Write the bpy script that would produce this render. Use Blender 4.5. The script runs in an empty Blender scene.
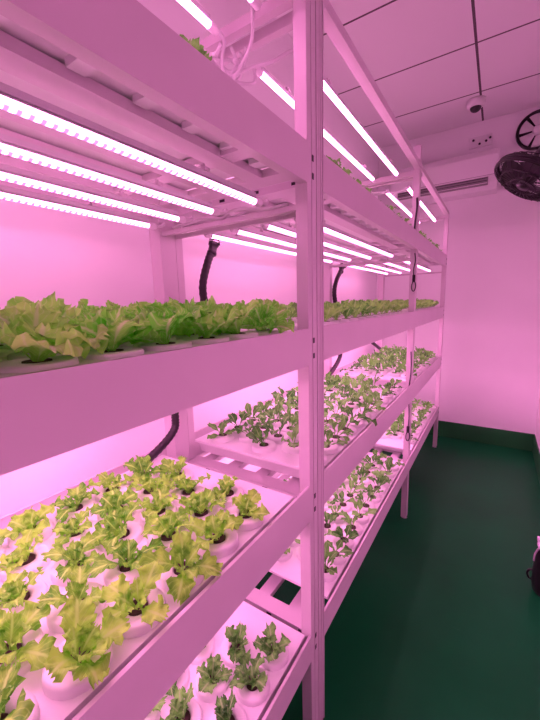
import bpy, math, random
from mathutils import Vector, Matrix
C = bpy.context.scene.collection
PI = math.pi
S = bpy.context.scene

# ------------------------------------------------------------------ helpers
class MB:
    def __init__(s): s.v=[]; s.f=[]; s.sm=[]; s.uv=[]; s.mi=[]
    def add(s, vs, fs, smooth=False, uvs=None, mi=0):
        o=len(s.v); s.v+= [tuple(v) for v in vs]
        for f in fs:
            s.f.append(tuple(o+i for i in f)); s.sm.append(smooth); s.mi.append(mi)
            s.uv.append([uvs[i] for i in f] if uvs else None)
    def box(s, x0,x1,y0,y1,z0,z1, mi=0):
        x0,x1=min(x0,x1),max(x0,x1); y0,y1=min(y0,y1),max(y0,y1); z0,z1=min(z0,z1),max(z0,z1)
        vs=[(x0,y0,z0),(x1,y0,z0),(x1,y1,z0),(x0,y1,z0),(x0,y0,z1),(x1,y0,z1),(x1,y1,z1),(x0,y1,z1)]
        s.add(vs,[(0,3,2,1),(4,5,6,7),(0,1,5,4),(1,2,6,5),(2,3,7,6),(3,0,4,7)],mi=mi)
    def lathe(s, prof, c=(0,0,0), n=24, ax=(0,0,1), a0=0, a1=2*PI, smooth=True, cap=False, mi=0):
        ax=Vector(ax).normalized(); q=Vector((0,0,1)).rotation_difference(ax); c=Vector(c)
        full=abs(a1-a0-2*PI)<1e-6; m=n if full else n+1
        vs=[]
        for r,z in prof:
            for i in range(m):
                a=a0+(a1-a0)*i/n; vs.append(c+q@Vector((r*math.cos(a),r*math.sin(a),z)))
        fs=[]
        for j in range(len(prof)-1):
            for i in range(n):
                k=(i+1)%m
                fs.append((j*m+i,j*m+k,(j+1)*m+k,(j+1)*m+i))
        if cap: fs.append(tuple(range(m))[::-1]); fs.append(tuple((len(prof)-1)*m+i for i in range(m)))
        s.add(vs,fs,smooth,mi=mi)
    def tube(s, pts, r, n=10, smooth=True, closed=False, mi=0, cap=True):
        pts=[Vector(p) for p in pts]; N=len(pts)
        rr=r if callable(r) else (lambda t: r)
        vs=[]; T0=None; U=None
        for i,p in enumerate(pts):
            a=pts[i-1] if (i>0 or closed) else p; b=pts[(i+1)%N] if (i<N-1 or closed) else p
            T=(b-a).normalized()
            if U is None:
                h=Vector((0,0,1)) if abs(T.z)<.9 else Vector((1,0,0)); U=T.cross(h).normalized()
            else: U=(U-T*U.dot(T)).normalized()
            V=T.cross(U); R=rr(i/(N-1))
            for k in range(n):
                a_=2*PI*k/n; vs.append(p+(U*math.cos(a_)+V*math.sin(a_))*R)
        fs=[]
        for i in range(N if closed else N-1):
            j=(i+1)%N
            for k in range(n):
                l=(k+1)%n; fs.append((i*n+k,i*n+l,j*n+l,j*n+k))
        if cap and not closed: fs.append(tuple(range(n))[::-1]); fs.append(tuple((N-1)*n+k for k in range(n)))
        s.add(vs,fs,smooth,mi=mi)
    def ball(s,c,r,n=14,m=8,mi=0,sc=(1,1,1)):
        vs=[];c=Vector(c)
        for j in range(m+1):
            t=PI*j/m
            for i in range(n):
                a=2*PI*i/n; vs.append((c.x+r*sc[0]*math.sin(t)*math.cos(a),c.y+r*sc[1]*math.sin(t)*math.sin(a),c.z+r*sc[2]*math.cos(t)))
        fs=[(j*n+i,(j+1)*n+i,(j+1)*n+(i+1)%n,j*n+(i+1)%n) for j in range(m) for i in range(n)]
        s.add(vs,fs,True,mi=mi)
    def mesh(s,name,mats):
        me=bpy.data.meshes.new(name); me.from_pydata(s.v,[],s.f)
        me.polygons.foreach_set('use_smooth',s.sm); me.polygons.foreach_set('material_index',s.mi)
        if any(u for u in s.uv):
            l=me.uv_layers.new(name='uv'); k=0
            for u in s.uv:
                for q in (u or []): l.data[k].uv=q; k+=1
        for m in (mats if isinstance(mats,(list,tuple)) else [mats]): me.materials.append(m)
        me.update(); return me
    def build(s,name,mats,parent=None,loc=(0,0,0),bevel=0):
        o=bpy.data.objects.new(name,s.mesh(name,mats)); C.objects.link(o); o.location=loc
        if parent: o.parent=parent
        if bevel:
            b=o.modifiers.new('bevel','BEVEL'); b.width=bevel; b.segments=2; b.limit_method='ANGLE'
        return o
def tag(o,label,cat,group=None,kind=None):
    o['label']=label; o['category']=cat
    if group: o['group']=group
    if kind: o['kind']=kind
    return o
def empty(name,loc,label,cat,group=None):
    o=bpy.data.objects.new(name,None); C.objects.link(o); o.location=loc; o.empty_display_size=.05
    return tag(o,label,cat,group)
def link_obj(name,me,parent=None,loc=(0,0,0),rot=(0,0,0),sc=1):
    o=bpy.data.objects.new(name,me); C.objects.link(o); o.location=loc; o.rotation_euler=rot; o.scale=(sc,)*3
    if parent: o.parent=parent
    return o
def struct(o): o['kind']='structure'; return o
def spline(P,n=8):
    P=[Vector(p) for p in P]; Q=[P[0]*2-P[1]]+P+[P[-1]*2-P[-2]]; out=[]
    for i in range(1,len(Q)-2):
        a,b,c,d=Q[i-1:i+3]
        for k in range(n):
            t=k/n; out.append(.5*((2*b)+(c-a)*t+(2*a-5*b+4*c-d)*t*t+(3*b-3*c+d-a)*t**3))
    out.append(P[-1]); return out

# ------------------------------------------------------------------ materials
def mat(name,col,rough=.5,metal=0,spec=.5,noise=0,nscale=20,bump=0,emis=None,estr=0):
    m=bpy.data.materials.new(name); m.use_nodes=True; nt=m.node_tree; b=nt.nodes['Principled BSDF']
    b.inputs['Base Color'].default_value=(*col,1); b.inputs['Roughness'].default_value=rough
    b.inputs['Metallic'].default_value=metal; b.inputs['Specular IOR Level'].default_value=spec
    if emis: b.inputs['Emission Color'].default_value=(*emis,1); b.inputs['Emission Strength'].default_value=estr
    if noise or bump:
        tc=nt.nodes.new('ShaderNodeTexCoord'); n=nt.nodes.new('ShaderNodeTexNoise'); n.inputs['Scale'].default_value=nscale; n.inputs['Detail'].default_value=4
        nt.links.new(tc.outputs['Object'],n.inputs['Vector'])
        if noise:
            r=nt.nodes.new('ShaderNodeValToRGB'); r.color_ramp.elements[0].color=(*[c*(1-noise) for c in col],1); r.color_ramp.elements[1].color=(*[min(1,c*(1+noise)) for c in col],1)
            r.color_ramp.elements[0].position=.3; r.color_ramp.elements[1].position=.7
            nt.links.new(n.outputs['Fac'],r.inputs[0]); nt.links.new(r.outputs[0],b.inputs['Base Color'])
        if bump:
            bp=nt.nodes.new('ShaderNodeBump'); bp.inputs['Strength'].default_value=bump; bp.inputs['Distance'].default_value=.01
            nt.links.new(n.outputs['Fac'],bp.inputs['Height']); nt.links.new(bp.outputs[0],b.inputs['Normal'])
    return m
M_wall=mat('wall_paint',(.93,.93,.93),.6,noise=.03,nscale=1.5)
M_steel=mat('white_powder_coat',(.66,.59,.63),.38,noise=.03,nscale=6)
M_alu=mat('pale_aluminium',(.62,.62,.63),.35,noise=.04,nscale=8)
M_board=mat('white_planting_board',(.86,.85,.86),.5,noise=.02,nscale=5)
M_basin=mat('white_tray_plastic',(.80,.79,.80),.45)
M_black=mat('black_plastic',(.012,.008,.012),.35)
M_hole=mat('dark_cup_plastic',(.05,.025,.02),.8)
M_hose=mat('black_corrugated_hose',(.015,.010,.016),.4)
M_cable=mat('white_cable_jacket',(.75,.73,.75),.5)
M_acw=mat('white_appliance_plastic',(.82,.82,.82),.35)
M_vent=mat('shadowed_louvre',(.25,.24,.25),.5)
M_chrome=mat('steel_clip',(.6,.6,.6),.25,1)
M_ac_slot=mat('louvre_gap',(.03,.03,.03),.6)
M_base=mat('green_skirting_paint',(.012,.15,.035),.5,noise=.15,nscale=4)

def ceiling_mat():
    m=bpy.data.materials.new('ceiling_panels'); m.use_nodes=True; nt=m.node_tree; b=nt.nodes['Principled BSDF']; b.inputs['Roughness'].default_value=.7
    tc=nt.nodes.new('ShaderNodeTexCoord'); sp=nt.nodes.new('ShaderNodeSeparateXYZ'); nt.links.new(tc.outputs['Object'],sp.inputs[0])
    def seam(sock,off,per,w):
        a=nt.nodes.new('ShaderNodeMath'); a.operation='SUBTRACT'; a.inputs[1].default_value=off; nt.links.new(sock,a.inputs[0])
        p=nt.nodes.new('ShaderNodeMath'); p.operation='PINGPONG'; p.inputs[1].default_value=per/2; nt.links.new(a.outputs[0],p.inputs[0])
        l=nt.nodes.new('ShaderNodeMath'); l.operation='LESS_THAN'; l.inputs[1].default_value=w; nt.links.new(p.outputs[0],l.inputs[0]); return l
    s1=seam(sp.outputs[0],-.197,1.11,.007); s2=seam(sp.outputs[1],1.943,.555,.006)
    mx=nt.nodes.new('ShaderNodeMath'); mx.operation='MAXIMUM'; nt.links.new(s1.outputs[0],mx.inputs[0]); nt.links.new(s2.outputs[0],mx.inputs[1])
    c=nt.nodes.new('ShaderNodeMix'); c.data_type='RGBA'; c.inputs[6].default_value=(.86,.86,.86,1); c.inputs[7].default_value=(.10,.08,.09,1)
    nt.links.new(mx.outputs[0],c.inputs[0]); nt.links.new(c.outputs[2],b.inputs['Base Color']); return m
M_ceil=ceiling_mat()
def floor_mat():
    m=bpy.data.materials.new('green_epoxy_floor'); m.use_nodes=True; nt=m.node_tree; b=nt.nodes['Principled BSDF']
    tc=nt.nodes.new('ShaderNodeTexCoord')
    n=nt.nodes.new('ShaderNodeTexNoise'); n.inputs['Scale'].default_value=1.8; n.inputs['Detail'].default_value=6; nt.links.new(tc.outputs['Object'],n.inputs[0])
    r=nt.nodes.new('ShaderNodeValToRGB'); r.color_ramp.elements[0].position=.3; r.color_ramp.elements[1].position=.75
    r.color_ramp.elements[0].color=(.004,.115,.028,1); r.color_ramp.elements[1].color=(.008,.165,.045,1)
    nt.links.new(n.outputs['Fac'],r.inputs[0])
    # fine pale scratches
    mp=nt.nodes.new('ShaderNodeMapping'); mp.inputs['Rotation'].default_value=(0,0,.35); mp.inputs['Scale'].default_value=(2,22,1); nt.links.new(tc.outputs['Object'],mp.inputs[0])
    n2=nt.nodes.new('ShaderNodeTexNoise'); n2.inputs['Scale'].default_value=3.2; n2.inputs['Detail'].default_value=8; n2.inputs['Roughness'].default_value=.7; nt.links.new(mp.outputs[0],n2.inputs[0])
    r2=nt.nodes.new('ShaderNodeValToRGB'); r2.color_ramp.elements[0].position=.66; r2.color_ramp.elements[1].position=.78
    nt.links.new(n2.outputs['Fac'],r2.inputs[0])
    mul=nt.nodes.new('ShaderNodeMath'); mul.operation='MULTIPLY'; mul.inputs[1].default_value=.5; nt.links.new(r2.outputs[0],mul.inputs[0])
    mx=nt.nodes.new('ShaderNodeMix'); mx.data_type='RGBA'; mx.inputs[7].default_value=(.06,.26,.12,1)
    nt.links.new(mul.outputs[0],mx.inputs[0]); nt.links.new(r.outputs[0],mx.inputs[6]); nt.links.new(mx.outputs[2],b.inputs['Base Color'])
    n3=nt.nodes.new('ShaderNodeMapRange'); n3.inputs[3].default_value=.28; n3.inputs[4].default_value=.5; nt.links.new(n.outputs['Fac'],n3.inputs[0]); nt.links.new(n3.outputs[0],b.inputs['Roughness'])
    b.inputs['Specular IOR Level'].default_value=.1
    return m
M_floor=floor_mat()
LC=(1.0,.30,.74)
def led_mat(LEDLO,LEDHI,zs):
    # lens of the tube: row of bright chips along the length on a glowing strip
    m=bpy.data.materials.new('glowing_led_lens'); m.use_nodes=True; nt=m.node_tree; nt.nodes.clear()
    out=nt.nodes.new('ShaderNodeOutputMaterial'); e=nt.nodes.new('ShaderNodeEmission'); nt.links.new(e.outputs[0],out.inputs[0])
    tc=nt.nodes.new('ShaderNodeTexCoord'); sp=nt.nodes.new('ShaderNodeSeparateXYZ'); nt.links.new(tc.outputs['Object'],sp.inputs[0])
    p=nt.nodes.new('ShaderNodeMath'); p.operation='PINGPONG'; p.inputs[1].default_value=.0065; nt.links.new(sp.outputs[1],p.inputs[0])
    g=nt.nodes.new('ShaderNodeMapRange'); g.inputs[1].default_value=.0015; g.inputs[2].default_value=.0048; g.inputs[3].default_value=1; g.inputs[4].default_value=0; nt.links.new(p.outputs[0],g.inputs[0])
    # band: chips sit low, continuous glow above
    h=nt.nodes.new('ShaderNodeMapRange'); h.inputs[1].default_value=-.0058*zs; h.inputs[2].default_value=-.0032*zs; h.inputs[3].default_value=0; h.inputs[4].default_value=1; nt.links.new(sp.outputs[2],h.inputs[0])
    mx=nt.nodes.new('ShaderNodeMath'); mx.operation='MAXIMUM'; nt.links.new(h.outputs[0],mx.inputs[0]); nt.links.new(g.outputs[0],mx.inputs[1])
    c=nt.nodes.new('ShaderNodeMix'); c.data_type='RGBA'; c.inputs[6].default_value=(.55,.15,.36,1); c.inputs[7].default_value=(1.0,.28,.67,1); nt.links.new(mx.outputs[0],c.inputs[0])
    s=nt.nodes.new('ShaderNodeMapRange'); s.inputs[3].default_value=LEDLO; s.inputs[4].default_value=LEDHI; nt.links.new(mx.outputs[0],s.inputs[0])
    nt.links.new(c.outputs[2],e.inputs[0]); nt.links.new(s.outputs[0],e.inputs[1]); return m
M_led=led_mat(3.2,15.5,1)
M_ledtop=led_mat(20.,24.,2)
M_ledlow=led_mat(15.,44.,1)
def leaf_mat(name,ca,cb,vein,tr=.42):
    m=bpy.data.materials.new(name); m.use_nodes=True; nt=m.node_tree; b=nt.nodes['Principled BSDF']; out=nt.nodes['Material Output']
    tc=nt.nodes.new('ShaderNodeTexCoord'); n=nt.nodes.new('ShaderNodeTexNoise'); n.inputs['Scale'].default_value=45; n.inputs['Detail'].default_value=3; nt.links.new(tc.outputs['Object'],n.inputs[0])
    oi=nt.nodes.new('ShaderNodeObjectInfo')
    ad=nt.nodes.new('ShaderNodeMath'); ad.operation='MULTIPLY_ADD'; ad.inputs[1].default_value=.35; nt.links.new(oi.outputs['Random'],ad.inputs[0]); nt.links.new(n.outputs['Fac'],ad.inputs[2])
    r=nt.nodes.new('ShaderNodeValToRGB'); r.color_ramp.elements[0].position=.42; r.color_ramp.elements[1].position=.85
    r.color_ramp.elements[0].color=(*ca,1); r.color_ramp.elements[1].color=(*cb,1); nt.links.new(ad.outputs[0],r.inputs[0])
    # veins from the leaf's own uv: pale midrib and side veins
    uv=nt.nodes.new('ShaderNodeUVMap'); uv.uv_map='uv'; sp=nt.nodes.new('ShaderNodeSeparateXYZ'); nt.links.new(uv.outputs[0],sp.inputs[0])
    ab=nt.nodes.new('ShaderNodeMath'); ab.operation='ABSOLUTE'; nt.links.new(sp.outputs[0],ab.inputs[0])
    mr=nt.nodes.new('ShaderNodeMapRange'); mr.inputs[1].default_value=.05; mr.inputs[2].default_value=.16; mr.inputs[3].default_value=1; mr.inputs[4].default_value=0; nt.links.new(ab.outputs[0],mr.inputs[0])
    sv=nt.nodes.new('ShaderNodeMath'); sv.operation='MULTIPLY_ADD'; sv.inputs[1].default_value=-.35; nt.links.new(ab.outputs[0],sv.inputs[0]); nt.links.new(sp.outputs[1],sv.inputs[2])
    pp=nt.nodes.new('ShaderNodeMath'); pp.operation='PINGPONG'; pp.inputs[1].default_value=.065; nt.links.new(sv.outputs[0],pp.inputs[0])
    m2=nt.nodes.new('ShaderNodeMapRange'); m2.inputs[1].default_value=.0; m2.inputs[2].default_value=.02; m2.inputs[3].default_value=.55; m2.inputs[4].default_value=0; nt.links.new(pp.outputs[0],m2.inputs[0])
    mm=nt.nodes.new('ShaderNodeMath'); mm.operation='MAXIMUM'; nt.links.new(mr.outputs[0],mm.inputs[0]); nt.links.new(m2.outputs[0],mm.inputs[1])
    mx=nt.nodes.new('ShaderNodeMix'); mx.data_type='RGBA'; mx.inputs[7].default_value=(*vein,1); nt.links.new(mm.outputs[0],mx.inputs[0]); nt.links.new(r.outputs[0],mx.inputs[6])
    nt.links.new(mx.outputs[2],b.inputs['Base Color']); b.inputs['Roughness'].default_value=.45; b.inputs['Specular IOR Level'].default_value=.3
    t=nt.nodes.new('ShaderNodeBsdfTranslucent'); nt.links.new(mx.outputs[2],t.inputs[0])
    ms=nt.nodes.new('ShaderNodeMixShader'); ms.inputs[0].default_value=tr; nt.links.new(b.outputs[0],ms.inputs[1]); nt.links.new(t.outputs[0],ms.inputs[2]); nt.links.new(ms.outputs[0],out.inputs[0])
    return m
M_leafY=leaf_mat('yellow_green_leaf',(.11,.50,.03),(.44,.95,.10),(.50,.95,.18))
M_leafP=leaf_mat('pale_frilled_leaf',(.22,.90,.07),(.52,1.0,.20),(.70,1.0,.42),.55)
M_leafG=leaf_mat('mid_green_leaf',(.10,.52,.05),(.42,.96,.18),(.5,.95,.3))
M_leafD=leaf_mat('dark_green_leaf',(.03,.20,.022),(.22,.64,.11),(.32,.62,.2))

# ------------------------------------------------------------------ room
XL,XR,Y0,Y1,ZC=-1.03,.335,-1.7,3.53,2.718
m=MB(); m.box(XL-.1,XR+.1,Y0-.1,Y1+.1,-.1,0); struct(m.build('floor',M_floor))
m=MB(); m.box(XL-.1,XR+.1,Y0-.1,Y1+.1,ZC,ZC+.1); struct(m.build('ceiling',M_ceil))
m=MB(); m.box(XL-.1,XL,Y0-.1,Y1+.1,0,ZC); struct(m.build('wall_left',M_wall))
m=MB(); m.box(XR,XR+.1,Y0-.1,Y1+.1,0,ZC); struct(m.build('wall_right',M_wall))
m=MB(); m.box(XL,XR,Y1,Y1+.1,0,ZC); struct(m.build('wall_back',M_wall))
m=MB(); m.box(XL,XR,Y0-.1,Y0,0,ZC); struct(m.build('wall_front',M_wall))
m=MB(); m.box(XL,XR,Y1-.006,Y1,0,.154); struct(m.build('baseboard_back',M_base))
m=MB(); m.box(XR-.006,XR,Y0,Y1-.006,0,.154); struct(m.build('baseboard_right',M_base))
m=MB(); m.box(XL,XL+.006,Y0,Y1-.006,0,.154); struct(m.build('baseboard_left',M_base))

# ------------------------------------------------------------------ racks
XF,XB=-.372,-.920            # aisle face and rear face
LV={'top':(1.565,1.650),'upper':(1.151,1.240),'middle':(.738,.835),'bottom':(.308,.389)}
def post_mesh(x0,x1,y0,y1,zt,slots,front):
    m=MB(); zb=.012
    m.box(x0,x1,y0,y1,zb,zt)
    # shallow raised ribs of the extruded profile on the aisle face
    if front:
        w=y1-y0
        m.box(x1,x1+.0022,y0,y0+w*.16,zb,zt); m.box(x1,x1+.0022,y1-w*.16,y1,zb,zt)
        m.box(x1,x1+.0015,y0+w*.42,y0+w*.58,zb,zt)
    return m
def slots_mb(xf,yc,levels):
    out=[]
    for l in levels:
        zl,zt=LV[l]
        for z in (zl+.020,zl+.058):
            m=MB(); m.box(xf-.001,xf+.0008,yc-.0040,yc+.0040,z-.0065,z+.0065); out.append(m)
    return out
def rail_mb(xo,inward,y0,y1,zl,zt,fl=.022):
    # C channel: plate plus inward flanges top and bottom
    m=MB(); s=inward
    m.box(xo,xo+s*.0025,y0,y1,zl,zt)
    m.box(xo+s*.0025,xo+s*fl,y0,y1,zl,zl+.0025); m.box(xo+s*.0025,xo+s*.007,y0,y1,zt-.0025,zt)
    m.box(xo+s*(fl-.0025),xo+s*fl,y0,y1,zl+.0025,zl+.012)
    return m
SLX=(-.480,-.597,-.712,-.822)
def rack(name,label,cols,y0,y1,bays,zposts):
    t=empty(name,(-.646,(y0+y1)/2,0),label,'shelving rack'); L=Vector(t.location)
    def put(mb,n,mt=M_steel,bev=0,parent=None):
        o=mb.build(n,mt,parent or t,(-L if parent is None else (0,0,0)),bev); return o
    for (ya,yb,behind,zt) in cols:
        for fx in (True,False):
            if fx: x0,x1=(XF-.030,XF-.0022) if not behind else (XF-.036,XF-.0050)
            else: x0,x1=XB+.002,XB+.050
            p=put(post_mesh(x0,x1,ya,yb,zt,None,fx and not behind),'post')
            if fx and not behind and yb-ya>.04:
                [q.build('bolt_slot',M_black,p) for q in slots_mb(x1+.0017,(ya+yb)/2,LV)]
            f=MB(); xc,yc=(x0+x1)/2,(ya+yb)/2
            f.lathe([(0.002,0),(.019,0),(.019,.006),(.007,.008),(.007,.014),(.001,.014)],(xc,yc,0),16,cap=True)
            f.build('foot',M_chrome,p)
    for l,(zl,zt) in LV.items():
        put(rail_mb(XF,-1,y0,y1,zl,zt),'side_rail')
        put(rail_mb(XB,1,y0,y1,zl,zt),'side_rail')
        for (a,b) in bays:
            for (ya,yb) in ((a,a+.052),(a+.152,a+.190),(b-.190,b-.152),(b-.052,b)):
                m=MB(); end=ya==a or yb==b
                m.box(XB+.052 if end else XB+.023,XF-.032 if end else XF-.024,ya,yb,zl+(.012 if end else .014),zl+.029)
                o=put(m,'cross_bar')
                if end:
                    yf=ya-.0006 if ya==a else yb+.0006
                    for x in (-.43,-.545,-.66,-.775):
                        s=MB(); s.box(x-.009,x+.009,yf-.0005,yf+.0005,zl+.0175,zl+.0245); s.build('slot',M_black,o)
            for x in SLX:
                m=MB(); m.box(x-.0215,x+.0215,a+.052,b-.052,zl+.012,zl+.028); put(m,'slat')
    # top frame
    for xx in (XF-.029,XB):
        m=MB(); m.box(xx,xx+.029,y0,y1,1.961,1.987); put(m,'top_rail')
    for (a,b) in bays:
        for (ya,yb) in ((a+.014,a+.034),(b+.007,b+.027)):
            m=MB(); m.box(XB+.003,XF-.004,ya,yb,1.937,1.9605); put(m,'top_cross_bar')
            yb=ya+.012; m=MB(); m.box(XB+.051,XF-.030,ya,yb,1.513,1.524); put(m,'lamp_cross_bar')
    return t
YA,YC=.735,.823
rack('growing_rack','white metal growing rack nearest the camera, running out of the left edge',
     [(YA,.794,False,2.10),(-1.20,-1.155,False,2.10)],-1.155,YA,[(-1.155,YA)],None)
rack('growing_rack','long white metal growing rack reaching the far wall, with a leg in mid aisle',
     [(.7955,YC,False,2.10),(2.010,2.050,True,2.075),(3.200,3.245,False,1.985)],YC,3.200,[(.7830,2.010),(2.050,3.200)],None)

# ------------------------------------------------------------------ trays
def ring(m,x,y,z,hz=1,n=20):
    m.lathe([(a_,b_*hz) for a_,b_ in [(.0415,0),(.0408,.0105),(.0392,.0138),(.0365,.0150),(.0230,.0148),(.0180,.0135),(.0160,.0110),(.0160,.0008)]],(x,y,z),n)
HZ={'top':.45,'upper':.45,'middle':1,'bottom':1}
PITCH={'l':.092,'r':.088}
ROWX=(-.435,-.525,-.613,-.702,-.790)
def sites(y0,y1,first,pitch):
    out=[]
    k0=math.ceil((y0+.046-first)/pitch-1e-6)
    for r,x in enumerate(ROWX):
        k=k0
        while True:
            y=first+pitch*k+(pitch/2 if r%2 else 0)
            if y>y1-.044: break
            if y>y0+.044 and not (abs(pitch-.092)<1e-6 and r>0 and y>.61): out.append((r,k-k0,x,y))
            k+=1
    return out
TR=[]   # trays: (level, bayname, y0, y1, first, pitch)
for l in ('top','upper','middle','bottom'):
    TR.append((l,'near',-.32,.675 if l=='middle' else .728,.547,.092))
    s={'top':.86,'upper':.85,'middle':.826,'bottom':.885}[l]
    TR.append((l,'centre',s,{'middle':1.90,'bottom':1.95}.get(l,1.985),.970,.088))
    TR.append((l,'far',2.085 if l!='bottom' else 2.15,3.185,2.19,.088))
WHERE={'near':'on the nearest rack','centre':'just past the double post','far':'at the far end of the long rack'}
LVN={'top':'topmost','upper':'second-from-top','middle':'third-from-top','bottom':'lowest'}
for (l,bay,y0,y1,first,pitch) in TR:
    zl,zt=LV[l]; zb=zt-.003
    t=empty('planting_tray',(-.626,(y0+y1)/2,zl+.029),'white planting tray on the %s shelf, %s'%(LVN[l],WHERE[bay]),'tray'); L=Vector(t.location)
    # basin with ribbed rim and deeper middle
    m=MB(); x0,x1=-.866,-.392
    zf=zl+.0315
    # sloping end walls, straight side walls, flat bottom
    e=.045; pr_=[(y0+.002,zb-.008),(y0+.012,zb-.016),(y0+.022,zf+.012),(y0+e,zf),(y1-e,zf),(y1-.022,zf+.012),(y1-.012,zb-.016),(y1-.002,zb-.008)]
    for k_ in range(7):
        (ya,za),(yb,zb2)=pr_[k_],pr_[k_+1]
        m.add([(x0,ya,za),(x1,ya,za),(x1,yb,zb2),(x0,yb,zb2)],[(0,1,2,3)])
    for xx in (x0,x1): m.add([(xx,y,z) for y,z in pr_],[tuple(range(8)) if xx==x0 else tuple(range(8))[::-1]])
    k=first-pitch*14
    while k<y1-.02:
        if k>y0+.06 and k<y1-.06: m.box(-.452,-.408,k-.012,k+.012,zf-.010,zf)
        k+=pitch
    m.build('basin',M_basin,t,-L)
    m=MB(); m.box(x0-.003,x1+.003,y0-.004,y1+.004,zb-.008,zb)
    o_in=.020
    for (r,k,x,y) in sites(y0,y1,first,pitch): ring(m,x,y,zb,HZ[l])
    m.build('planting_board',M_board,t,-L)

# ------------------------------------------------------------------ lettuces
rnd=random.Random(7)
def leaf(m,phi,e0,e1,L,W,ruf,pet,seed,na=9,nb=8,r0=.004,twist=0):
    R=random.Random(seed); ph=R.random()*6.28; k=R.uniform(2.2,3.2)
    p=Vector((math.cos(phi)*r0,math.sin(phi)*r0,0)); vs=[];uv=[]
    ph2=R.random()*6.28; bend=R.uniform(-.5,.5); az=phi
    for i in range(na+1):
        t=i/na; e=e0+(e1-e0)*t**1.2; az=phi+bend*t
        d=Vector((math.cos(az)*math.cos(e),math.sin(az)*math.cos(e),math.sin(e)))
        if i: p=p+d*(L/na)
        side=Vector((-math.sin(az),math.cos(az),0)); nrm=d.cross(side)*-1
        if nrm.z<0 and e<PI/2: nrm=-nrm
        g=min(1,max(0,(t-pet*.6)/(.45))); g=g*g*(3-2*g)
        w=W*(.09+.91*g)
        if t>.62: w*=math.sqrt(max(.03,1-((t-.62)/.40)**2))
        for j in range(nb+1):
            s=-1+2*j/nb
            jag=1+.16*math.sin(ph2+t*31+(5 if s>0 else 0)) if abs(s)>.9 else 1
            off=side*(w*s*jag)+d*(ruf*.35*g*abs(s)*math.sin(ph+t*38+s))
            z=nrm*(.22*w*s*s + ruf*g*(abs(s)**1.5)*math.sin(ph+k*6.28*t+s*2.4)+ruf*.6*g*s*s*math.sin(ph2+t*34+s*4) + ruf*.10*math.sin(t*40+ph)*math.sin(s*9+ph2))
            end=d*(ruf*.5*math.sin(s*9+ph)*(1 if i==na else 0))
            vs.append(p+off+z+end); uv.append((s,t))
    fs=[(i*(nb+1)+j,i*(nb+1)+j+1,(i+1)*(nb+1)+j+1,(i+1)*(nb+1)+j) for i in range(na) for j in range(nb)]
    m.add(vs,fs,True,uv)
def plant_mesh(kind,seed,mt):
    R=random.Random(seed*13+5); m=MB()
    a0=R.random()*6.28
    if kind=='frilly':
        for i in range(6): leaf(m,a0+i*1.05+R.uniform(-.2,.2),R.uniform(.75,1.05),R.uniform(-.35,.35),R.uniform(.070,.092),R.uniform(.026,.033),.0085,.15,R.random(),24,16)
        for i in range(5): leaf(m,a0+.5+i*1.25,R.uniform(1.15,1.4),R.uniform(.7,1.1),R.uniform(.055,.070),R.uniform(.022,.027),.0085,.1,R.random(),20,14)
    elif kind=='loose':
        for i in range(4): leaf(m,a0+i*1.57+R.uniform(-.4,.4),R.uniform(.75,1.2),R.uniform(-.5,.25),R.uniform(.058,.082),R.uniform(.019,.027),.0075,.3,R.random(),18,12)
        for i in range(4): leaf(m,a0+.6+i*1.6,R.uniform(1.05,1.4),R.uniform(.3,1.0),R.uniform(.035,.052),R.uniform(.013,.019),.0065,.2,R.random(),14,10)
    elif kind=='young':
        n=R.choice((5,6,6,7))
        for i in range(n): leaf(m,a0+i*6.28/n+R.uniform(-.5,.5),R.uniform(1.0,1.5),R.uniform(-.5,1.1),R.uniform(.045,.074),R.uniform(.010,.0165),.005,.42,R.random(),8,5)
    elif kind=='bushy':
        for i in range(6): leaf(m,a0+i*1.05+R.uniform(-.3,.3),R.uniform(.9,1.3),R.uniform(.2,.9),R.uniform(.060,.076),R.uniform(.016,.022),.006,.25,R.random(),8,6)
    return m.mesh('foliage',mt)
def cup_mesh():
    m=MB(); m.lathe([(.0005,.008),(.0085,.0085),(.0135,.0095),(.0150,.0120),(.0150,.004),(.012,.0012),(.0005,.0012)],(0,0,0),14); return m.mesh('net_cup',M_hole)
CUP=cup_mesh()
VAR={}
for kind,mt,n in (('frilly',M_leafP,6),('loose',M_leafY,9),('young',M_leafD,8),('bushy',M_leafG,6)):
    VAR[kind]=[plant_mesh(kind,i+1,mt) for i in range(n)]
youngD=[plant_mesh('loose',40+i,M_leafD) for i in range(5)]
CAM=Vector((0,0,1.3))
CF=Vector((-.54252572,.82461128,-.16025626)); CR=Vector((.83748384,.54581062,-.0266756)); CU=Vector((-.06547256,.14868423,.98671493)); FPX=344.8
def pix(P):
    d=P-CAM; z=d.dot(CF)
    if z<.02: return None
    return 270+FPX*d.dot(CR)/z, 360-FPX*d.dot(CU)/z
def seen(P):
    q=pix(P)
    if q is None or not(-4<q[0]<544 and -4<q[1]<724): return False
    for X in (XF,XF-.04):
        t=X/P.x; h=CAM+(P-CAM)*t
        for (a,b) in LV.values():
            if a<h.z<b: return False
        if YA<h.y<YC or h.y>3.2: return False
    # boards of lower shelves block what is under them
    d=P-CAM
    for l,(a,b) in LV.items():
        z=b-.003
        if (CAM.z-z)*(P.z-z)<0:
            t=(z-CAM.z)/d.z; h=CAM+d*t
            if t<.999 and -.866<h.x<-.387 and not(.728<h.y<.86 or 1.985<h.y<2.085): return False
    return True
cand=[]
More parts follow.
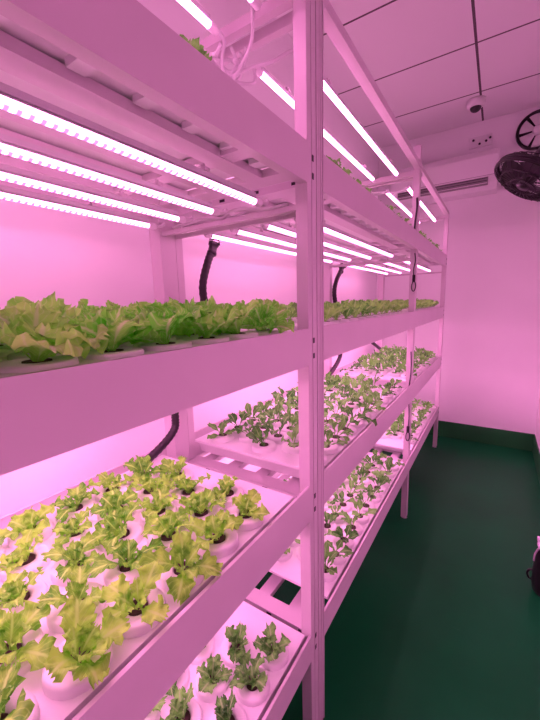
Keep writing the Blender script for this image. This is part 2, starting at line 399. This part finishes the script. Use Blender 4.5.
for (l,bay,y0,y1,first,pitch) in TR:
    zb=LV[l][1]-.003
    for (r,k,x,y) in sites(y0,y1,first,pitch):
        R=random.Random(round(x*1000)*7919+round(y*1000)*131+round(zb*1000))
        if l=='top': kind,me,sc=('frilly',R.choice(VAR['frilly']),(.62 if (r==0 and .42<y<.50) else R.uniform(.32,.40))) if bay=='near' else ('frilly',R.choice(VAR['frilly']),R.uniform(.52,.72))
        elif bay=='near' and l=='upper': kind,me,sc='frilly',R.choice(VAR['frilly']),R.uniform(.85,1.08)
        elif bay=='near' and l=='middle': kind,me,sc='loose',R.choice(VAR['loose']),R.uniform(.66,.95)
        elif bay=='near': kind,me,sc='darkloose',R.choice(youngD),R.uniform(.62,.9)
        elif l=='upper': kind,me,sc='bushy',R.choice(VAR['bushy']),R.uniform(.80,1.02)
        else: kind,me,sc='young',R.choice(VAR['young']),R.uniform(.95,1.3)
        P=Vector((x,y,zb+.002)); h=.05*sc
        vis=sum(seen(P+Vector((dx,dy,dz))) for dx,dy,dz in ((0,0,.015),(0,0,h),(.03,0,h*.8),(-.03,0,h*.8),(0,.03,h*.8),(0,-.03,h*.8)))
        if l=='top': vis=vis if vis>=1 else 0
        cand.append([vis,(P-CAM).length,l,bay,r,k,P,kind,me,sc,R.random()*6.28,R])
TOTAL=sum(1 for c in cand if c[0])
vis=sorted([c for c in cand if c[0]>0],key=lambda c:c[1]/(min(c[0],3)**.5))
ind=vis[:300]; rest=vis[300:]+[c for c in cand if c[0]==0 and c[3]!='near']
rest+= [c for c in cand if c[0]==0 and c[3]=='near' and c[6].y>.02]
print('lettuce visible',TOTAL,'individual',len(ind),'rest',len(rest))
ROWN=('row beside the aisle','second row from the aisle','middle row','second row from the wall','row nearest the wall')
ORD=['first','second','third','fourth','fifth','sixth','seventh','eighth','ninth','tenth','eleventh','twelfth','thirteenth','fourteenth','fifteenth']
DESC={'frilly':'frilly yellow-green lettuce','loose':'yellow-green loose-leaf lettuce','darkloose':'darker green lettuce','bushy':'bushy green lettuce','young':'small green lettuce seedling'}
TNM={('near','top'):'topmost near tray',('near','upper'):'near tray',('near','middle'):'big near tray',('near','bottom'):'lowest near tray'}
def trayname(bay,l):
    b={'near':'near','centre':'centre','far':'far'}[bay]; return {'top':'topmost','upper':'second','middle':'third','bottom':'lowest'}[l]+' '+b+' tray'
rows={}
for c in ind: rows.setdefault((c[2],c[3],c[4]),[]).append(c)
for key,cs in rows.items():
    l,bay,r=key; cs.sort(key=lambda c:(-c[6].y if bay=='near' else c[6].y))
    for i,c in enumerate(cs):
        # counted from the double post (near tray: coming towards the camera)
        ref={'near':'from double post','centre':'past double post','far':'past second upright'}[bay]
        lab='%s, %s %s, %s, %s'%(DESC[c[7]],ORD[i],ref,{0:'aisle row',1:'second row from aisle',2:'middle row',3:'fourth row from aisle',4:'wall row'}[r],trayname(bay,l))
        big=c[7] in('frilly','loose','darkloose')
        name='lettuce' if c[7]!='young' else 'lettuce_seedling'
        t=empty(name,c[6],lab,'lettuce','%s on the %s'%('lettuces' if c[7]!='young' else 'lettuce seedlings',trayname(bay,l)))
        R=c[11]
        f=link_obj('foliage',c[8],t,(0,0,.008*HZ[c[2]]),(R.uniform(-.4,.4),R.uniform(-.4,.4),c[10]),c[9])
        if l=='top' and bay=='centre' and r==1 and i==0: f.rotation_euler=(.95,0,0); f.scale=(1.05,)*3
        nc=link_obj('net_cup',CUP,t); nc.scale=(1,1,HZ[c[2]]*.9 if HZ[c[2]]<1 else 1)
if rest:
    m=MB()
    verts=[];faces=[];uvs=[]
    for c in rest:
        me=c[8]; T=Matrix.Translation(c[6]+Vector((0,0,.008)))@Matrix.Rotation(c[10],4,'Z')@Matrix.Scale(c[9],4)
        vs=[T@v.co for v in me.vertices]; ul=me.uv_layers['uv'].data
        u=[None]*len(vs)
        for p in me.polygons:
            for vi,li in zip(p.vertices,p.loop_indices): u[vi]=tuple(ul[li].uv)
        m.add(vs,[tuple(p.vertices) for p in me.polygons],True,u)
    o=m.build('distant_lettuces',M_leafD); tag(o,'green lettuces deep in the far trays, mostly hidden by rails and nearer plants','lettuce',kind='stuff')

# ------------------------------------------------------------------ LED tubes
def led_meshes(L):
    r=.0135
    h=MB(); h.lathe([(r,-L/2),(r,L/2)],(0,0,0),10,(0,1,0),0,PI)      # filled below by orientation test
    return None
def led_parts(L,r=.0080,g=0.):
    n=12
    def arc(a0,a1,rr):
        return [(rr*math.cos(a0+(a1-a0)*i/n),rr*math.sin(a0+(a1-a0)*i/n)) for i in range(n+1)]
    H=MB(); A=arc(g,PI-g,r); y=L/2
    vs=[(x,-y,z) for x,z in A]+[(x,y,z) for x,z in A]; N=n+1
    H.add(vs,[(i,i+1,N+i+1,N+i) for i in range(n)],True); H.add(vs,[(0,N,2*N-1,N-1)],False)
    H.box(-.006,.006,-y,y,.0075,.0165)
    Z=MB(); A=arc(g,-PI-g,r)
    vs=[(x,-y,z) for x,z in A]+[(x,y,z) for x,z in A]
    Z.add(vs,[(i,N+i,N+i+1,i+1) for i in range(n)],True)
    E=MB(); E.lathe([(.0005,0),(r+.001,0),(r+.0015,.022),(r-.001,.026),(.0005,.026)],(0,0,0),16,(0,1,0))
    P=MB(); P.lathe([(.0005,.0255),(.0014,.0258),(.0014,.0285),(.0005,.0285)],(0,0,0),8,(0,1,0))
    return H,Z,E,P
CACHE={}
M_cap=mat('frosted_end_cap',(.85,.8,.85),.4)
def led(x,y0,y1,z,label,group,ml=None,g=.30):
    L=round(y1-y0-.052,3); ml=ml or M_led; K=(L,ml.name)
    if K not in CACHE:
        H,Z,E,P=led_parts(L,.0080,g); CACHE[K]=(H.mesh('housing',M_alu),Z.mesh('lens',ml),E.mesh('end_cap',M_cap),P.mesh('pin',M_chrome))
    a=CACHE[K]
    t=empty('led_grow_tube',(x,(y0+y1)/2,z),label,'grow light',group)
    link_obj('housing',a[0],t); link_obj('lens',a[1],t); 
    for s in (-1,1):
        e=link_obj('end_cap',a[2],t,(0,s*L/2,0),(0,0,0 if s>0 else PI))
        for x in (-.0035,.0035): link_obj('pin',a[3],e,(x,0,0))
    for s in (-.36,.36):
        c=MB(); c.box(-.0105,.0105,s*L-.006,s*L+.006,.0160,.022); c.box(-.003,.003,s*L-.003,s*L+.003,.022,.030)
        c.build('clip',M_steel,t)
    return t
ON=('nearest the aisle','second from the aisle','third from the aisle','nearest the wall')
for l,dz,place in (('top',-.035,'top shelf'),('upper',-.026,'second shelf'),('middle',-.026,'third shelf')):
    z=LV[l][0]+dz
    for bay,y0,y1,xs in (('near',-.50,.700,(-.475,-.605,-.725,-.845)),('centre',.875,1.925,(-.478,-.592,-.705,-.815)),('far',2.10,3.13,(-.478,-.592,-.705,-.815))):
        if l!='top': xs=(-.50,-.61,-.72,-.83); y0=.975 if bay=='centre' else y0; y1=.64 if bay=='near' else y1
        for i,x in enumerate(xs):
            led(x,y0,y1,z,'lit LED tube under %s %s, %s'%(place,{'near':'of nearest rack','centre':'before second upright','far':'past second upright'}[bay],ON[i]),'LED tubes under the %s'%place,M_led if l=='top' else M_ledlow)
for bay,y0,y1 in (('near',-.50,.690),('centre',.84,1.895),('far',2.10,3.13)):
    for i,x in enumerate((-.458,-.575,-.70,-.82)):
        led(x,y0+(.04 if (i==0 and bay=='centre') else 0),y1,1.868 if False else 1.905-.012+.02,'lit LED tube under open top frame %s, %s'%({'near':'of nearest rack','centre':'before second upright','far':'past second upright'}[bay],ON[i]),'LED tubes above the top shelf',M_ledtop,.45)

# ------------------------------------------------------------------ hoses
def hose(pts,label,r=.0135):
    t=empty('drain_hose',pts[-1],label,'hose','black drain hoses'); L=Vector(t.location)
    P=spline(pts,14); m=MB()
    rr=lambda t_: r*(1+.06*math.sin(t_*len(P)*2.1))
    m.tube([p-L for p in P],rr,12); m.build('hose_body',M_hose,t)
    a=Vector(pts[0])-L; d=(Vector(pts[1])-Vector(pts[0])).normalized()
    f=MB(); f.lathe([(r*.9,0),(r*1.35,0),(r*1.35,.022),(r*1.1,.026),(r*1.1,.045),(r*1.25,.046),(r*1.25,.056),(r*.9,.058)],a,16,d); f.build('hose_fitting',M_black,t)
    if pts[0][2]<1.56 and pts[0][2]>1.5: s_=MB(); s_.tube([a,a+Vector((0,0,.06))],.008,10); s_.build('drain_stub',M_cable,t)
    g=MB(); g.lathe([(r*1.36,.008),(r*1.42,.008),(r*1.42,.014),(r*1.36,.014)],a,16,d); g.box(a.x+r*1.2,a.x+r*2.1,a.y-.003,a.y+.003,a.z-.022,a.z-.008); g.build('hose_clip',M_chrome,t)
    return t
hose([(-.85,.958,1.528),(-.85,.945,1.495),(-.85,.915,1.445),(-.85,.885,1.36),(-.85,.900,1.262)],'black hose dropping behind lettuces, left of the double post')
hose([(-.85,2.165,1.535),(-.85,2.145,1.50),(-.85,2.07,1.436),(-.85,2.035,1.36),(-.85,2.065,1.262)],'black hose hanging above second shelf, right of the double post')
hose([(-.85,.700,1.150),(-.85,.720,1.02),(-.85,.725,.945),(-.85,.715,.905),(-.85,.655,.866),(-.85,.565,.833)],'black curved hose entering back corner of the big near tray',.0125)
hose([(-.85,2.07,1.150),(-.85,2.12,1.03),(-.85,2.14,.965),(-.85,2.11,.925),(-.85,2.02,.876),(-.85,1.95,.855)],'black curved hose above third shelf, beside the double post')
hose([(-.85,2.56,1.150),(-.85,2.68,1.045),(-.85,2.83,.968),(-.85,2.95,.925),(-.85,3.08,.880)],'short slanting black hose above third shelf near second upright')

# ------------------------------------------------------------------ cables
def cable(pts,label,name='power_cable',mt=None,r=.0042,group='white cables between the racks'):
    m=MB(); P=[Vector(p) for p in pts]; o=P[0]
    m.tube(spline([p-o for p in P],8),r,8); ob=m.build(name,mt or M_cable,None,o); tag(ob,label,'cable',group); return ob
# top bundle (over the double post)
Z=1.955
def near_pts(seed,a,b,n=4,j=.03):
    R=random.Random(seed); a=Vector(a);b=Vector(b)
    return [a]+[a.lerp(b,(i+1)/(n+1))+Vector((R.uniform(-j,j),R.uniform(-j,j),R.uniform(-j*.6,j*.6))) for i in range(n)]+[b]
hub=Vector((-.585,.765,1.895))
cable([(-.575,.700,1.918),(-.58,.722,1.912),(-.60,.735,1.875),(-.60,.775,1.862),(-.575,.83,1.873),(-.575,.838,1.913)],'white cable looping from near top tube to the next one')
cable([(-.458,.86,1.913),(-.462,.83,1.905),(-.50,.80,1.880),(-.55,.785,1.878),(-.60,.77,1.868)],'white cable running from the aisle-side top tube to the bundle')
cable([(-.50,.70,2.05),(-.505,.73,1.98),(-.52,.75,1.91),(-.56,.76,1.875),(-.61,.78,1.860)],'white cable dropping from the ceiling into the top bundle')
M_jacket=M_cable
for i,(dx,dy) in enumerate(((0,0),(.015,.02),(-.02,-.01),(.03,.01))):
    R=random.Random(i+3)
    cx,cy,cz=-.600+dx*.5,.742+dy,1.880+.008*i
    pts=[(cx+.036*math.cos(a)+R.uniform(-.008,.008),cy+.040*math.sin(a)+R.uniform(-.008,.008),cz+.012*math.sin(a*2+i)) for a in [k*PI/4 for k in range(7)]]
    cable(pts,'coil of white cable in the bundle under the top frame, '+('lowest loop','second loop','third loop','uppermost loop')[i])
# bundle under the top shelf, at the double post
for i,x in enumerate((-.475,-.605,-.725,-.845)):
    cable([(x,.700,1.531),(x+.002,.722,1.535),(x-.01,.74,1.546),(x-.035,.765,1.546),(x-.03,.80,1.540),(x-.02,.84,1.538)],'white lead bridging the gap from under-shelf tube %s'%ON[i],group='leads under the top shelf')
for i in range(3):
    cable(near_pts(20+i,(-.82+.02*i,.745+.02*i,1.532),(-.43,.75+.02*i,1.532),6,.014),'white cable lying across the gap under the top shelf, '+('nearest','middle','farthest')[i],group='cross cables under the top shelf')
M_grip=M_black
# second junction, at the second upright
for i,z in ((0,1.872),(1,1.535)):
    cable(near_pts(40+i,(-.42,1.98+.0*i,z),(-.80,2.0,z),6,.014),'white cable strung across at the second upright, '+('open top frame','under the top shelf')[i],group='cables at the second upright')
    cable(near_pts(50+i,(-.44,2.03,z),(-.76,2.04,z+.004),6,.014),'white cable behind the cross cable at second upright, '+('open top frame','under the top shelf')[i],group='cables at the second upright')
# black drop cables on the second upright
def loopcord(x,y,z0,z1,label):
    t=empty('hanging_cord',(x,y,z1),label,'cord','black cords on the second upright')
    m=MB(); H=z0-z1; m.tube(spline([(0,0,H),(.004,0,H*.8),(-.004,.002,H*.55),(.003,0,H*.3),(0,0,.075)],8),.0028,8); m.build('cord',M_black,t)
    g=MB(); g.tube([(0,0,.088),(0,0,.052)],.0080,10); g.build('grip',M_black,t)
    l=MB(); pts=[Vector((.010*math.cos(a),.010*math.sin(a)*.4,.028+.026*math.sin(a))) for a in [k*2*PI/18 for k in range(18)]]
    l.tube(pts,.0028,8,closed=True); l.build('loop',M_black,t)
loopcord(-.384,2.002,1.545,1.345,'black cord with loop end below the top shelf')
loopcord(-.384,2.002,1.02,.50,'black cord with loop end hanging down to the lowest shelf')
cable([(-.384,2.002,1.82),(-.382,2.000,1.77),(-.386,1.998,1.72),(-.390,1.998,1.66)],'short black strap on second upright above the top shelf','cable_strap',M_black,.005,None)

# ------------------------------------------------------------------ air conditioner
def rounded_profile_box(name,mt,parent,x0,x1,prof):
    m=MB(); n=len(prof); vs=[(x0,y,z) for y,z in prof]+[(x1,y,z) for y,z in prof]
    m.add(vs,[tuple(range(n))[::-1],tuple(n+i for i in range(n))]+[(i,(i+1)%n,n+(i+1)%n,n+i) for i in range(n)]); return m.build(name,mt,parent,bevel=.006)
t=empty('air_conditioner',(-.45,Y1,2.14),'white split air conditioner on the far wall, partly behind the rack top','air conditioner')
def prof(s): return s
P=[(0,0),(0,.30),(-.12,.30),(-.185,.285),(-.215,.24),(-.220,.09),(-.205,.045),(-.15,.0)]
rounded_profile_box('body',M_acw,t,-.40,.385,P)
m=MB(); m.box(-.345,.325,-.222,-.140,.030,.082); m.build('outlet_recess',M_vent,t)
for i,z in enumerate((.038,.056,.074)):
    m=MB(); m.box(-.340,.320,-.2245,-.2215,z-.002,z+.002); m.build('louvre',(M_acw,M_ac_slot,M_ac_slot)[i] ,t)
m=MB(); m.box(-.40,.385,-.2210,-.2195,.093,.096); m.build('panel_seam',M_vent,t)
# pipe plate above the unit
t=empty('mounting_plate',(-.20,Y1,2.575),'small white wall plate with dark holes above the air conditioner','wall plate')
m=MB(); m.box(-.085,.075,-.012,0,-.055,.03); m.build('plate',M_acw,t,bevel=.003)
m=MB()
for x,z in ((-.055,.005),(.035,-.018),(-.01,-.03),(.062,.0)): m.lathe([(.0005,.0),(.009,.0),(.009,.003),(.0005,.003)],(x,-.012,z),12,(0,-1,0))
m.build('bolt_hole',M_black,t)

# ------------------------------------------------------------------ ceiling camera
t=empty('ceiling_camera',(-.228,3.16,ZC),'round white ceiling camera with dark dome, above the air conditioner','camera')
m=MB(); m.lathe([(.002,0),(.062,0),(.064,-.018),(.056,-.040),(.040,-.048),(.002,-.048)],(0,0,0),28); m.build('base',M_acw,t)
m=MB(); m.ball((0,0,-.046),.037,20,12,0,(1,1,.9)); m.build('dome',M_black,t)

# ------------------------------------------------------------------ exhaust fan in the far wall
t=empty('exhaust_fan',(.170,Y1,2.546),'round wall exhaust fan with black ring and pale blades','fan'); 
m=MB(); m.lathe([(.118,0),(.138,0),(.140,-.02),(.135,-.034),(.126,-.034),(.120,-.012),(.118,-.004),(.118,0)],(0,0,0),40,(0,1,0)); m.build('ring',M_black,t)
m=MB(); m.lathe([(.0005,-.001),(.122,-.001),(.122,-.003),(.0005,-.003)],(0,0,0),36,(0,1,0)); m.build('backing',M_ac_slot,t)
for k in range(6):
    m=MB(); a0=k*PI/3+.2; vs=[];n=6
    for r in (.036,.078,.117):
        for i in range(n+1):
            a=a0+(PI/3-.17)*i/n; vs.append((r*math.cos(a),-.010-.014*i/n,r*math.sin(a)))
    vs2=[(x,y+.003,z) for x,y,z in vs]; N=len(vs)
    fs=[(j*(n+1)+i,j*(n+1)+i+1,(j+1)*(n+1)+i+1,(j+1)*(n+1)+i) for j in range(2) for i in range(n)]
    m.add(vs+vs2,fs+[tuple(N+q for q in f[::-1]) for f in fs],True); m.build('blade',M_acw,t)
m=MB(); m.lathe([(.0005,-.036),(.024,-.036),(.034,-.028),(.036,-.004),(.0005,-.004)],(0,0,0),24,(0,1,0)); m.build('hub',M_acw,t)

# ------------------------------------------------------------------ black wall fan
FC=Vector((.082,2.2,1.861)); FN=Vector((-.53,-.21,-.82)).normalized(); FR=.160
t=empty('wall_fan',FC,'black caged wall fan tilted down over the aisle','fan')
q=Vector((0,0,1)).rotation_difference(FN); t.rotation_mode='QUATERNION'; t.rotation_quaternion=q
m=MB()
for z,rr,tt in ((.0,FR,.0075),(-.022,FR*1.0,.006),(.028,FR*.72,.003),(.034,FR*.38,.003),(-.060,FR*.75,.003)):
    m.tube([(rr*math.cos(a),rr*math.sin(a),z) for a in [k*2*PI/40 for k in range(40)]],tt,8,closed=True)
m.lathe([(FR-.003,-.022),(FR+.004,-.022),(FR+.004,0),(FR-.003,0)],(0,0,0),40)
for k in range(30):
    a=k*2*PI/30; ca,sa=math.cos(a),math.sin(a)
    m.tube([(ca*r,sa*r,z) for r,z in ((FR,.002),(FR*.9,.018),(FR*.72,.028),(FR*.38,.034),(.03,.035))],.0014,5)
    m.tube([(ca*r,sa*r,z) for r,z in ((FR,-.022),(FR*.92,-.045),(FR*.75,-.060),(.06,-.070))],.0014,5)
m.build('cage',M_black,t)
m=MB(); m.lathe([(.0005,.030),(.028,.030),(.030,.038),(.0005,.041)],(0,0,0),24); m.build('badge',M_black,t)
M_smoke=mat('dark_blade_plastic',(.05,.03,.05),.4)
for k in range(3):
    m=MB(); n=8; vs=[]
    for j in range(5):
        r=.028+(FR*.88-.028)*j/4
        for i in range(n+1):
            a=k*2.094+ (1.45)*(i/n)+.25*j/4; vs.append((r*math.cos(a),r*math.sin(a),-.030+.032*i/n))
    N=len(vs); fs=[(j*(n+1)+i,j*(n+1)+i+1,(j+1)*(n+1)+i+1,(j+1)*(n+1)+i) for j in range(4) for i in range(n)]
    m.add(vs+[(x,y,z+.002) for x,y,z in vs],fs+[tuple(N+q_ for q_ in f[::-1]) for f in fs],True); m.build('blade',M_smoke,t)
m=MB(); m.lathe([(.0005,.012),(.032,.010),(.034,-.02),(.050,-.060),(.055,-.075),(.050,-.150),(.030,-.165),(.0005,-.165)],(0,0,0),24); m.build('motor',M_black,t)
# arm to the right wall with pale label
inv=q.inverted()
w=Vector((XR,2.28,2.10))-FC; a=inv@w; b=Vector((0,0,-.15)); mid=inv@(Vector((.25,2.24,2.06))-FC)
m=MB(); m.tube(spline([b,mid,a],8),.018,12); m.build('arm',M_black,t)
m=MB(); 
for dx,dy in ((0,0),):
    vs=[inv@(Vector((XR-u,2.28+v_,2.10+w_))-FC) for u in (.022,0) for v_ in (-.05,.05) for w_ in (-.07,.07)]
    m.add(vs,[(0,1,3,2),(4,6,7,5),(0,4,5,1),(2,3,7,6),(0,2,6,4),(1,5,7,3)])
m.build('wall_bracket',M_black,t)
m=MB()
vs=[inv@(Vector(p_)-FC) for p_ in ((.106,2.150,1.925),(.150,2.150,1.905),(.175,2.160,1.975),(.135,2.160,2.000),(.106,2.170,1.925),(.150,2.170,1.905),(.175,2.180,1.975),(.135,2.180,2.000))]
m.add(vs,[(0,1,2,3),(7,6,5,4),(0,4,5,1),(1,5,6,2),(2,6,7,3),(3,7,4,0)])
m.build('label_plate',mat('pale_label',(.75,.7,.73),.5),t)

# ------------------------------------------------------------------ floor sprayer at the right edge
t=empty('sprayer_bottle',(.268,1.77,0),'black bottle with side handle and pale nozzle on floor at right edge','sprayer')
m=MB(); m.lathe([(.0005,.001),(.044,.001),(.056,.012),(.062,.05),(.061,.12),(.056,.175),(.050,.205),(.044,.215),(.0005,.215)],(0,0,0),28); m.build('tank',M_black,t)
m=MB(); m.lathe([(.040,.2155),(.052,.217),(.054,.232),(.050,.240),(.030,.246),(.020,.258),(.0005,.26)],(0,0,0),20); m.box(-.055,.020,-.012,.012,.246,.262); m.build('nozzle',mat('pale_lilac_plastic',(.75,.68,.8),.35),t,bevel=.003)
m=MB(); m.tube(spline([(-.058,0,.100),(-.072,0,.094),(-.078,0,.076),(-.072,0,.058),(-.058,0,.050)],8),.0045,10); m.build('handle',M_black,t)
m=MB(); m.tube(spline([(-.050,-.02,.222),(-.060,-.022,.19),(-.062,-.024,.16)],6),.004,8); m.build('trigger',mat('grey_trigger',(.45,.4,.45),.4),t)

# ------------------------------------------------------------------ world, camera, view
w=bpy.data.worlds.new('world'); S.world=w; w.use_nodes=True; w.node_tree.nodes['Background'].inputs[0].default_value=(0,0,0,1); w.node_tree.nodes['Background'].inputs[1].default_value=0
cd=bpy.data.cameras.new('camera'); co=bpy.data.objects.new('camera',cd); C.objects.link(co); S.camera=co
cd.sensor_fit='VERTICAL'; cd.sensor_height=36; cd.lens=FPX*36/720; cd.clip_start=.02
Rm=Matrix((( CR.x,CU.x,-CF.x),(CR.y,CU.y,-CF.y),(CR.z,CU.z,-CF.z))).to_4x4()
co.matrix_world=Matrix.Translation(CAM)@Rm
S.view_settings.view_transform='Standard'; S.view_settings.look='None'; S.view_settings.gamma=1; S.view_settings.use_curve_mapping=False
S.view_settings.exposure=-0.22
